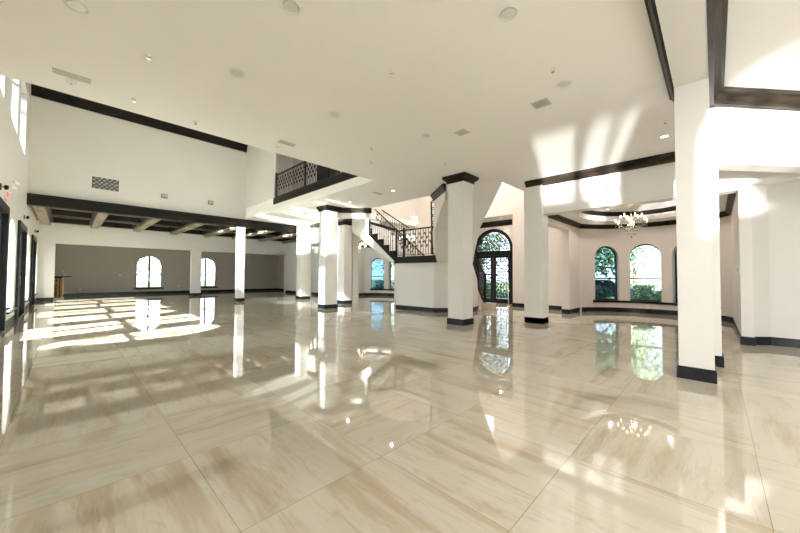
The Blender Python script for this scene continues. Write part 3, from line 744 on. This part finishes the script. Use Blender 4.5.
# vent grille and speakers on the high wall
t = thing('wall_grille', (1.0, 17.8, 5.06), 'white framed grey grille on the high white wall', 'grille')
MB().holed([(-.46, 0, -.29), (.46, 0, -.29), (.46, 0, .29), (-.46, 0, .29)], [[(-.41, 0, -.24), (.41, 0, -.24), (.41, 0, .24), (-.41, 0, .24)]], (0, -.03, 0)).build('frame', M['white'], t)
MB().box(-.42, .42, -.006, -.001, -.25, .25).build('backing', M['slot'], t)
mb = MB()
for k in range(6):
    z = -.24 + .48 * (k + .5) / 6
    for j in range(5):
        x_ = -.38 + .155 * j + (.07 if k % 2 else 0)
        mb.box(x_, min(.41, x_ + .075), -.022, -.008, z - .014, z + .014)
mb.box(-.41, .41, -.018, -.008, -.003, .003)
mb.build('louvres', M['vent'], t)
for x, z, lb in ((2.97, 4.92, 'small square grey speaker on the high white wall, closer to the grille'), (4.84, 4.93, 'small square grey speaker on the high white wall, farther from the grille')):
    t = thing('wall_speaker', (x, 17.8, z), lb, 'speaker')
    MB().box(-.11, .11, -.06, -.0, -.09, .09).build('housing', M['slot'], t)
    MB().box(-.09, -.01, -.066, -.06, -.07, .07).box(.02, .09, -.066, -.06, -.05, .07).build('face_plate', M['vent'], t)

# fittings on the west wall
for y, lb in ((11.23, 'black wall sconce next to the exit sign'), (16.75, 'black wall sconce above the middle dark door'), (22.0, 'black wall sconce above the last dark door')):
    t = thing('wall_sconce', (XL, y, 3.30), lb, 'sconce')
    MB().box(.0, .02, -.05, .05, -.07, .07).build('back_plate', M['iron'], t)
    MB().tube([(.02, 0, 0), (.07, 0, .0)], .012, 6).build('arm', M['iron'], t)
    MB().lathe([(.03, -.05), (.04, .03), (.02, .05)], (.09, 0, 0), 12).build('shade', M['iron'], t)
for y, lb in ((13.5, 'white emergency light on the wall above the arched window by the exit sign'), (22.6, 'white emergency light high on the wall near the coffered beams')):
    t = thing('emergency_light', (XL, y, 3.75), lb, 'emergency light')
    MB().box(0, .07, -.16, .16, -.06, .05).build('housing', M['white'], t)
    for s in (-1, 1): MB().lathe([(.02, 0), (.055, .03), (.055, .06), (.03, .075)], (.05, s * .09, .05), 14).build('lamp_head', M['white'], t)
t = thing('exit_sign', (XL, 11.9, 3.24), 'red lettered exit sign on the wall above the dark door', 'exit sign')
MB().box(0, .05, -.2, .2, -.11, .11).build('housing', M['white'], t)
cu = bpy.data.curves.new('exit_text', 'FONT'); cu.body = 'EXIT'; cu.size = .17; cu.extrude = .003; cu.align_x = 'CENTER'; cu.align_y = 'CENTER'
tmp = bpy.data.objects.new('tmp', cu); C.objects.link(tmp); bpy.context.view_layer.update()
me = bpy.data.meshes.new_from_object(tmp); bpy.data.objects.remove(tmp); me.materials.append(M['red'])
o = bpy.data.objects.new('lettering', me); C.objects.link(o); o.parent = t; o.rotation_euler = (PI / 2, 0, PI / 2); o.location = (.055, 0, 0)

def outlet(loc, rz, label, w=.075, h=.115):
    t = thing('wall_outlet', loc, label, 'outlet', rz=rz)
    MB().box(-w / 2, w / 2, -.008, 0, -h / 2, h / 2).build('cover_plate', M['white'], t)
    for z in (-.025, .025): MB().box(-.012, .012, -.010, -.008, z - .012, z + .012).build('socket', M['vent'], t)
outlet((9.665, 8.7, .42), -PI / 2, 'white outlet low on the cream wall under the stair landing')
outlet((2.45, 28.5, 1.32), 0, 'white switch plate on the grey wall between the cabinet and the arched window')
outlet((5.75, 28.5, .5), 0, 'white outlet low on the grey wall beside the arched window')
outlet((.57, 28.5, .42), 0, 'white outlet low on the grey wall next to the ornate cabinet')
outlet((BX + BR - .01, 1.87, .24), -PI / 2, 'white outlet in the low wall under the bow windows', .09, .12)
t = thing('wall_thermostat', (10.4, -.38, 1.54), 'small white thermostat on the side wall of the dining room', 'thermostat', rz=PI)
MB().box(-.05, .05, -.02, 0, -.07, .07).build('housing', M['white'], t); MB().box(-.03, .03, -.023, -.02, 0, .045).build('display', M['slot'], t)

# ------------------------------------------------------------------ cabinet with bottle
t = thing('console_cabinet', (-.42, 25.45, 0), 'tall ornate cabinet with gold lattice front and black top by the grey wall', 'cabinet')
MB().box(-.28, .28, -.2, .2, .1, 1.2).build('body', M['blacktop'], t)
MB().box(-.33, .58, -.26, .26, 1.2, 1.25).build('top_board', M['blacktop'], t)
MB().box(-.3, .3, -.22, .22, 0, .1).build('plinth', M['stone'], t)
mb = MB(); rnd = random.Random(2)
for j in range(9):
    for i in range(4):
        f = 1 if (i + j) % 2 else -1
        mb.tube([(-.20 + .135 * i + a_, -.215, .17 + .115 * j + b_) for a_, b_ in scroll(.05, 1.2, 10, f)], .017, 4)
mb.box(-.28, -.25, -.225, -.2, .1, 1.2).box(.25, .28, -.225, -.2, .1, 1.2)
mb.build('lattice_front', M['gold'], t)
t = thing('spray_bottle', (-.16, 25.45, 1.25), 'pale blue bottle standing on the ornate cabinet', 'bottle')
MB().lathe([(.05, 0), (.055, .02), (.055, .16), (.02, .21), (.02, .25)], n=16).build('body', M['bottle'], t, smooth=True)
MB().lathe([(.025, .25), (.025, .30)], n=12).build('cap', M['white'], t)

# ------------------------------------------------------------------ chandeliers
def chandelier(x, y, z, ztop, label):
    t = thing('chandelier', (x, y, z), label, 'chandelier')
    MB().tube([(0, 0, .35), (0, 0, ztop - z)], .008, 6).build('rod', M['silver'], t)
    MB().lathe([(.07, ztop - z - .001), (.07, ztop - z - .02), (.02, ztop - z - .05)], n=18).build('ceiling_canopy', M['silver'], t)
    MB().lathe([(.01, -.22), (.05, -.17), (.02, -.12), (.07, -.05), (.09, 0), (.03, .06), (.025, .16), (.055, .20), (.02, .26), (.012, .36)], n=16).build('stem', M['crystal'], t, smooth=True)
    n = 12
    for k in range(n):
        a_ = 2 * PI * k / n; hi = k % 2; R1 = .42 if not hi else .27; zz = .02 if not hi else .17
        ca, sa = math.cos(a_), math.sin(a_)
        pts = [(ca * R1 * s, sa * R1 * s, zz - .09 * math.sin(PI * min(1, s * 1.15))) for s in (0.08, .25, .45, .65, .85, 1)]
        arm = MB().tube(pts, .008, 5).lathe([(.008, 0), (.035, .012), (.01, .02)], (ca * R1, sa * R1, zz), 10).build('arm', M['silver'], t)
        MB().lathe([(.010, .02), (.010, .08)], (ca * R1, sa * R1, zz), 8).build('candle', M['white'], arm)
        MB().lathe([(.008, .08), (.019, .105), (.014, .13), (.002, .16)], (ca * R1, sa * R1, zz), 8).build('bulb', M['bulb'], arm)
        mb = MB()
        for j in range(5):
            mb.lathe([(.002, -.02), (.011, 0), (.002, .016)], (ca * R1, sa * R1, zz - .03 - j * .036), 6)
        for j in range(6):
            s = (j + 1) / 7; b_ = a_ + 2 * PI / n * s
            mb.lathe([(.002, -.016), (.009, 0), (.002, .014)], (R1 * .8 * math.cos(b_), R1 * .8 * math.sin(b_), zz + .05 - .13 * math.sin(PI * s)), 6)
        mb.build('crystal_strand', M['crystal'], arm)['kind'] = 'stuff'
    for ring, (rr, zz, m_) in enumerate(((.17, -.18, 16), (.10, -.28, 10), (.22, -.08, 18))):
        mb = MB()
        for k in range(m_): mb.lathe([(.002, -.035), (.012, -.01), (.002, .016)], (rr * math.cos(2 * PI * k / m_), rr * math.sin(2 * PI * k / m_), zz), 6)
        mb.build('crystal_tier', M['crystal'], t)['kind'] = 'stuff'
    MB().lathe([(.003, -.42), (.03, -.38), (.012, -.34)], n=10).build('finial_drop', M['crystal'], t)
    l = bpy.data.lights.new('chandelier_lamp', 'POINT'); l.energy = 12; l.color = (1, .76, .52); l.shadow_soft_size = .06
    o = bpy.data.objects.new('chandelier_lamp', l); C.objects.link(o); o.parent = t; o.location = (0, 0, .1)
chandelier(12.1, 1.83, 3.0, 3.8, 'crystal chandelier with lit candle bulbs before the bow windows')
chandelier(12.1, 15.2, 3.0, 3.8, 'crystal chandelier glimpsed under the stair slope between the white columns')

# ------------------------------------------------------------------ behind the camera: back wall with tall windows
BW = [(-.8, 1.5), (1.9, 4.3), (4.7, 6.6)]
wall('wall_south', 'Y', -6.2, .3, XL, 16.2, 0, 4.3, [(a, b, .15, 4.05, False) for a, b in BW])
for a, b in BW: flat_window('Y', -6.32, a, b, .15, 4.05, False, 'glass', [((a + b) / 2, .05)], [(1.6, .05)])
wall('wall_southeast', 'X', 9.85, .35, -9, -2.6, 0, 4.3)

# ------------------------------------------------------------------ outside
leaf_mats = [noisy('leaf_dark', (.03, .09, .05), (.06, .15, .07), 3, .6), noisy('leaf_mid', (.07, .17, .05), (.13, .24, .09), 3, .6), noisy('leaf_pale', (.30, .38, .20), (.42, .48, .28), 3, .6)]
bark = noisy('bark', (.16, .12, .09), (.28, .22, .17), 6, .9, .2)
def tree(x, y, h, r, label, kind=0, nl=2600, trunk=.16, cz=.62, name='tree', seed=1, ls=.16, group='trees in the garden'):
    rnd = random.Random(seed); t = thing(name, (x, y, -.22), label, 'tree' if name == 'tree' else name.replace('_', ' '), group)
    if trunk: MB().tube([(0, 0, 0), (.1, .05, h * .3), (-.05, .1, h * .6), (.05, 0, h * .85)], [trunk, trunk * .8, trunk * .6, trunk * .3], 8).build('trunk', bark, t)
    mb = MB(); blobs = [(rnd.gauss(0, r * .45), rnd.gauss(0, r * .45), h * cz + rnd.gauss(0, h * .14)) for _ in range(9)]
    for _ in range(nl):
        b = rnd.choice(blobs); s = r * .38
        p = Vector((b[0] + rnd.gauss(0, s), b[1] + rnd.gauss(0, s), max(.05, b[2] + rnd.gauss(0, s * .8))))
        u = Vector((rnd.gauss(0, 1), rnd.gauss(0, 1), rnd.gauss(0, 1))).normalized() * ls; v = u.orthogonal().normalized() * ls * .5
        q = [mb.bm.verts.new(p + w) for w in (-u, v, u, -v)]; mb.bm.faces.new(q)
    mb.build('foliage', leaf_mats[kind], t)
tree(20.5, 5.0, 6.5, 1.6, 'dark leafy tree seen through the first dining bow window', 0, 3000, seed=3)
tree(30.5, 4.4, 7.8, 2.0, 'pale airy tree outside the middle dining bow window', 2, 1500, seed=5)
tree(25.2, -.4, 6, 1.2, 'pale tree outside the dining window half hidden by the plain column', 2, 1000, seed=6)
tree(22.5, 13, 6.5, 2.2, 'green tree outside the entry door and the lounge windows', 1, 1800, seed=8)
tree(21, 22.5, 7, 2.2, 'green tree seen through the lounge bow windows', 1, 1500, seed=9)
tree(-9, 6.0, 7.5, 2.2, 'leafy tree outside the wall of dark doors', 1, 500, seed=11)
tree(6, 36, 7, 3.0, 'pale tree behind the arched windows of the grey wall', 2, 1200, seed=12, cz=.45)
for x, y, r, k, lb in ((18.3, 2.3, .5, 1, 'bright green shrub outside the middle dining window'), (18.2, 4.2, .45, 0, 'dark shrub outside the first dining window'), (18.7, .5, .35, 1, 'small green shrub under the dining window beside the plain column'),
                       (18.6, 10.6, .9, 1, 'green shrub outside the entry door'), (17.8, 19.0, .8, 0, 'dark shrub outside the lounge window')):
    tree(x, y, 1.3, r, lb, k, 1100, 0, .5, 'shrub', int(x * 7 + y), .09, 'shrubs in the garden')
def car(x, y, rz, colr, label, nmn):
    t = thing('car', (x, y, -.22), label, 'car', None, rz)
    body = mat('car_paint_' + nmn, colr, .2, .2, coat=1)
    pr = [(-2.2, .35), (-2.25, .75), (-1.9, .95), (-1.2, 1.02), (-.7, 1.42), (.6, 1.45), (1.25, 1.0), (2.0, .88), (2.2, .65), (2.2, .35)]
    o = MB().prism([(x_, -.85, z_) for x_, z_ in pr], (0, 1.7, 0)).build('body', body, t)
    bv = o.modifiers.new('bevel', 'BEVEL'); bv.width = .12; bv.segments = 3
    MB().prism([(-1.05, -.87, 1.03), (-.65, -.87, 1.36), (.55, -.87, 1.38), (1.05, -.87, 1.03)], (0, 1.74, 0)).build('side_windows', M['blacktop'], t)
    for wx in (-1.4, 1.35):
        for s in (-1, 1):
            w = MB().lathe([(.20, -.1), (.32, -.09), (.32, .09), (.20, .1)], n=20).build('wheel', M['blacktop'], t); w.rotation_euler = (PI / 2, 0, 0); w.location = (wx, s * .82, .32)
            h_ = MB().lathe([(.19, -.105), (.19, .105)], n=14).build('hubcap', M['silver'], w)
car(24.3, 5.6, 1.9, (.02, .05, .09), 'dark blue car parked outside the dining bow windows', 'navy')
car(21.6, .9, 1.9, (.7, .72, .75), 'silver car parked outside the window beside the plain column', 'silver')

# ------------------------------------------------------------------ light
w = bpy.data.worlds.new('sky'); sc.world = w; w.use_nodes = True
nt = w.node_tree; N = nt.nodes; L = nt.links; bg = N['Background']
tc = N.new('ShaderNodeTexCoord'); sp = N.new('ShaderNodeSeparateXYZ'); rp = N.new('ShaderNodeValToRGB')
L.new(tc.outputs['Generated'], sp.inputs[0]); L.new(sp.outputs[2], rp.inputs[0]); L.new(rp.outputs[0], bg.inputs[0])
rp.color_ramp.elements[0].position = 0; rp.color_ramp.elements[0].color = (.92, .97, 1.0, 1)
rp.color_ramp.elements[1].position = .7; rp.color_ramp.elements[1].color = (.55, .75, 1.0, 1)
bg.inputs[1].default_value = 1.8
sun = bpy.data.lights.new('sun', 'SUN'); sun.energy = 20; sun.angle = math.radians(.9); sun.color = (1, .96, .90)
so = bpy.data.objects.new('sun', sun); C.objects.link(so)
dv = Vector((1, .30, -.64)).normalized(); so.rotation_euler = dv.to_track_quat('-Z', 'Y').to_euler(); so.location = (-20, -6, 15)
# added upward sun lamp for an outdoor reflection; no pool is modelled
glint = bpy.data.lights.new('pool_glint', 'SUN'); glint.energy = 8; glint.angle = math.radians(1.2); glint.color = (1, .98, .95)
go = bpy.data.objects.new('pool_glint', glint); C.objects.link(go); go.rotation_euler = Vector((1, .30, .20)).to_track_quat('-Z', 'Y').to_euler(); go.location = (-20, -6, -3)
pb = thing('planter_box', (-4.1, -.2, -.3), 'low planter box with clipped greenery in front of the big open doors', 'planter')  # unseen block added to stop the lowest upward sun rays
MB().box(-.3, .3, -1.7, 1.7, 0, .75).build('box', M['stone'], pb); MB().box(-.22, .22, -1.6, 1.6, .75, 1.05).build('clipped_greenery', leaf_mats[0], pb)
gd = bpy.data.objects.new('door_6', None); C.objects.link(gd); struct(gd); gd.location = (9.12, 13.95, 4.9)
MB().holed([(-.06, -1.0, 0), (-.06, 1.0, 0), (-.06, 1.0, 2.7), (-.06, -1.0, 2.7)], [[(-.06, -.86, .02), (-.06, .86, .02), (-.06, .86, 2.56), (-.06, -.86, 2.56)]], (.06, 0, 0)).build('door_frame', M['frame'], gd)
for s_ in (-1, 1): MB().box(-.03, -.002, min(0.01 * s_, .86 * s_), max(.01 * s_, .86 * s_), .02, 2.56).build('door_leaf', M['frame'], gd)
pr = tag(bpy.data.objects.new('porch_roof', None), 'deep white porch roof along the garden side of the hall', 'porch roof'); C.objects.link(pr); pr.location = (-4, 0, 0)  # unseen roof added to keep direct sun off the near west openings
MB().box(-3.6, 2.5, -12, 7.2, 3.2, 3.4).build('roof_slab', M['ceil'], pr)
for y in (-11.5, -5.9, 1.2, 6.8): MB().box(-3.5, -3.2, y - .15, y + .15, -.3, 3.2).build('post', M['wall'], pr)
for x, y, sd in ((-4.6, -2.3, 21), (-5.6, -5.5, 22), (-5.9, -.4, 23)):  # added out of view to break the upward light into streaks
    pt = thing('palm', (x, y, -.3), ['palm with a slim trunk between the two open bays of the garden side', 'palm beyond the garden side, farthest along the porch', 'palm closest to the big open doors'][sd - 21], 'palm', 'palms beside the porch')
    MB().tube([(0, 0, 0), (.05, .03, 1.2), (0, .08, 2.6)], [.11, .09, .08], 8).build('trunk', bark, pt)
    rnd = random.Random(sd); mb = MB()
    for k in range(13):
        a_ = rnd.random() * 6.28; L_ = rnd.uniform(.7, 1.1); up = rnd.uniform(-.1, .7)
        sp_ = [(math.cos(a_) * L_ * q, .08 + math.sin(a_) * L_ * q, 2.6 + up * q - .6 * q * q) for q in (0, .25, .5, .75, 1)]
        for j in range(4):
            p0, p1 = Vector(sp_[j]), Vector(sp_[j + 1]); sd_ = Vector((-math.sin(a_), math.cos(a_), -.3)) * .16 * (1 - j * .2)
            mb.bm.faces.new([mb.bm.verts.new(q) for q in (p0, p0 + sd_, p1 + sd_ * .7, p1)]); mb.bm.faces.new([mb.bm.verts.new(q) for q in (p0, p1, p1 - Vector((sd_.x, sd_.y, -sd_.z)) * .7, p0 - Vector((sd_.x, sd_.y, -sd_.z)))])
    mb.build('fronds', leaf_mats[1], pt)
def portal(loc, rot, sx, sy):
    l = bpy.data.lights.new('sky_portal', 'AREA'); l.shape = 'RECTANGLE'; l.size = sx; l.size_y = sy; l.cycles.is_portal = True
    o = bpy.data.objects.new('sky_portal', l); C.objects.link(o); o.location = loc; o.rotation_euler = rot
for a, b in doorsL + winsL: portal((XL - .42, (a + b) / 2, 1.55), (0, -PI / 2, 0), 2.7, b - a)
portal((XL - .42, 12.8, 6.5), (0, -PI / 2, 0), 2.4, 7.8)
for a, b in BW: portal(((a + b) / 2, -6.4, 2.1), (PI / 2, 0, 0), b - a, 3.9)
for a, b in GW: portal(((a + b) / 2, 28.85, 1.5), (-PI / 2, 0, 0), b - a, 2.4)
portal((15.95, 1.7, 1.5), (0, PI / 2, 0), 2.4, 3.6); portal((15.95, 15.3, 1.5), (0, PI / 2, 0), 2.4, 3.6); portal((15.98, DC, 1.9), (0, PI / 2, 0), 3.8, 2.2)
# added fill lamps without fittings, over the hall outside the view
k = 0
extra = [(x, y, 4.3) for x in (0, 2.4, 4.8) for y in (-4.5, -2)]
for x, y, z in extra:
    l = bpy.data.lights.new('downlight_lamp', 'AREA'); l.shape = 'DISK'; l.size = .12; l.energy = 22; l.color = (1, .98, .95)
    o = bpy.data.objects.new('hall_lamp', l); C.objects.link(o); o.location = (x, y, z - .03)

for x, y, e in ((11.5, 9, 90), (11.8, 6.5, 40), (7.9, 10, 50)):  # added fill lights brightening the upper stair hall, no fittings
    l = bpy.data.lights.new('stair_hall_lamp', 'AREA'); l.shape = 'DISK'; l.size = .5; l.energy = e; l.color = (1, .95, .88)
    o = bpy.data.objects.new('stair_hall_lamp', l); C.objects.link(o); o.location = (x, y, 8.35)

for x, y, e in ((-.2, -2.6, 75),):  # added bare fill light outside the view, brightening the near ceiling
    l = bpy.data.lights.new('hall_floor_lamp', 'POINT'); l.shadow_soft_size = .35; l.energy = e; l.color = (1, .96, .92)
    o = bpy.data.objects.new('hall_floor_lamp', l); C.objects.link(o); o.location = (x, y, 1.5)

# ------------------------------------------------------------------ camera
cam = bpy.data.cameras.new('camera'); co = bpy.data.objects.new('camera', cam); C.objects.link(co); sc.camera = co
F, YAW, PIT, ROL = 323.5, .798751, .0274032, .00565
cam.sensor_width = 36; cam.lens = F / 800 * 36; cam.clip_start = .05; cam.clip_end = 300
fy, sy_, cy_ = YAW, math.sin(YAW), math.cos(YAW)
f = Vector((sy_, cy_, 0)); r = Vector((cy_, -sy_, 0)); u = Vector((0, 0, 1))
f2 = f * math.cos(PIT) + u * math.sin(PIT); u2 = -f * math.sin(PIT) + u * math.cos(PIT)
r3 = r * math.cos(ROL) + u2 * math.sin(ROL); u3 = -r * math.sin(ROL) + u2 * math.cos(ROL)
m3 = Matrix((r3, u3, -f2)).transposed().to_4x4(); m3.translation = (0, 0, 1.4); co.matrix_world = m3

sc.view_settings.view_transform = 'Standard'; sc.view_settings.look = 'None'; sc.view_settings.gamma = 1; sc.view_settings.use_curve_mapping = False
sc.view_settings.exposure = 1.56
cy = sc.cycles; cy.max_bounces = 10; cy.diffuse_bounces = 6; cy.glossy_bounces = 5; cy.transparent_max_bounces = 16; cy.sample_clamp_indirect = 8
cy.use_denoising = True; cy.caustics_reflective = True; cy.caustics_refractive = False; cy.blur_glossy = .3
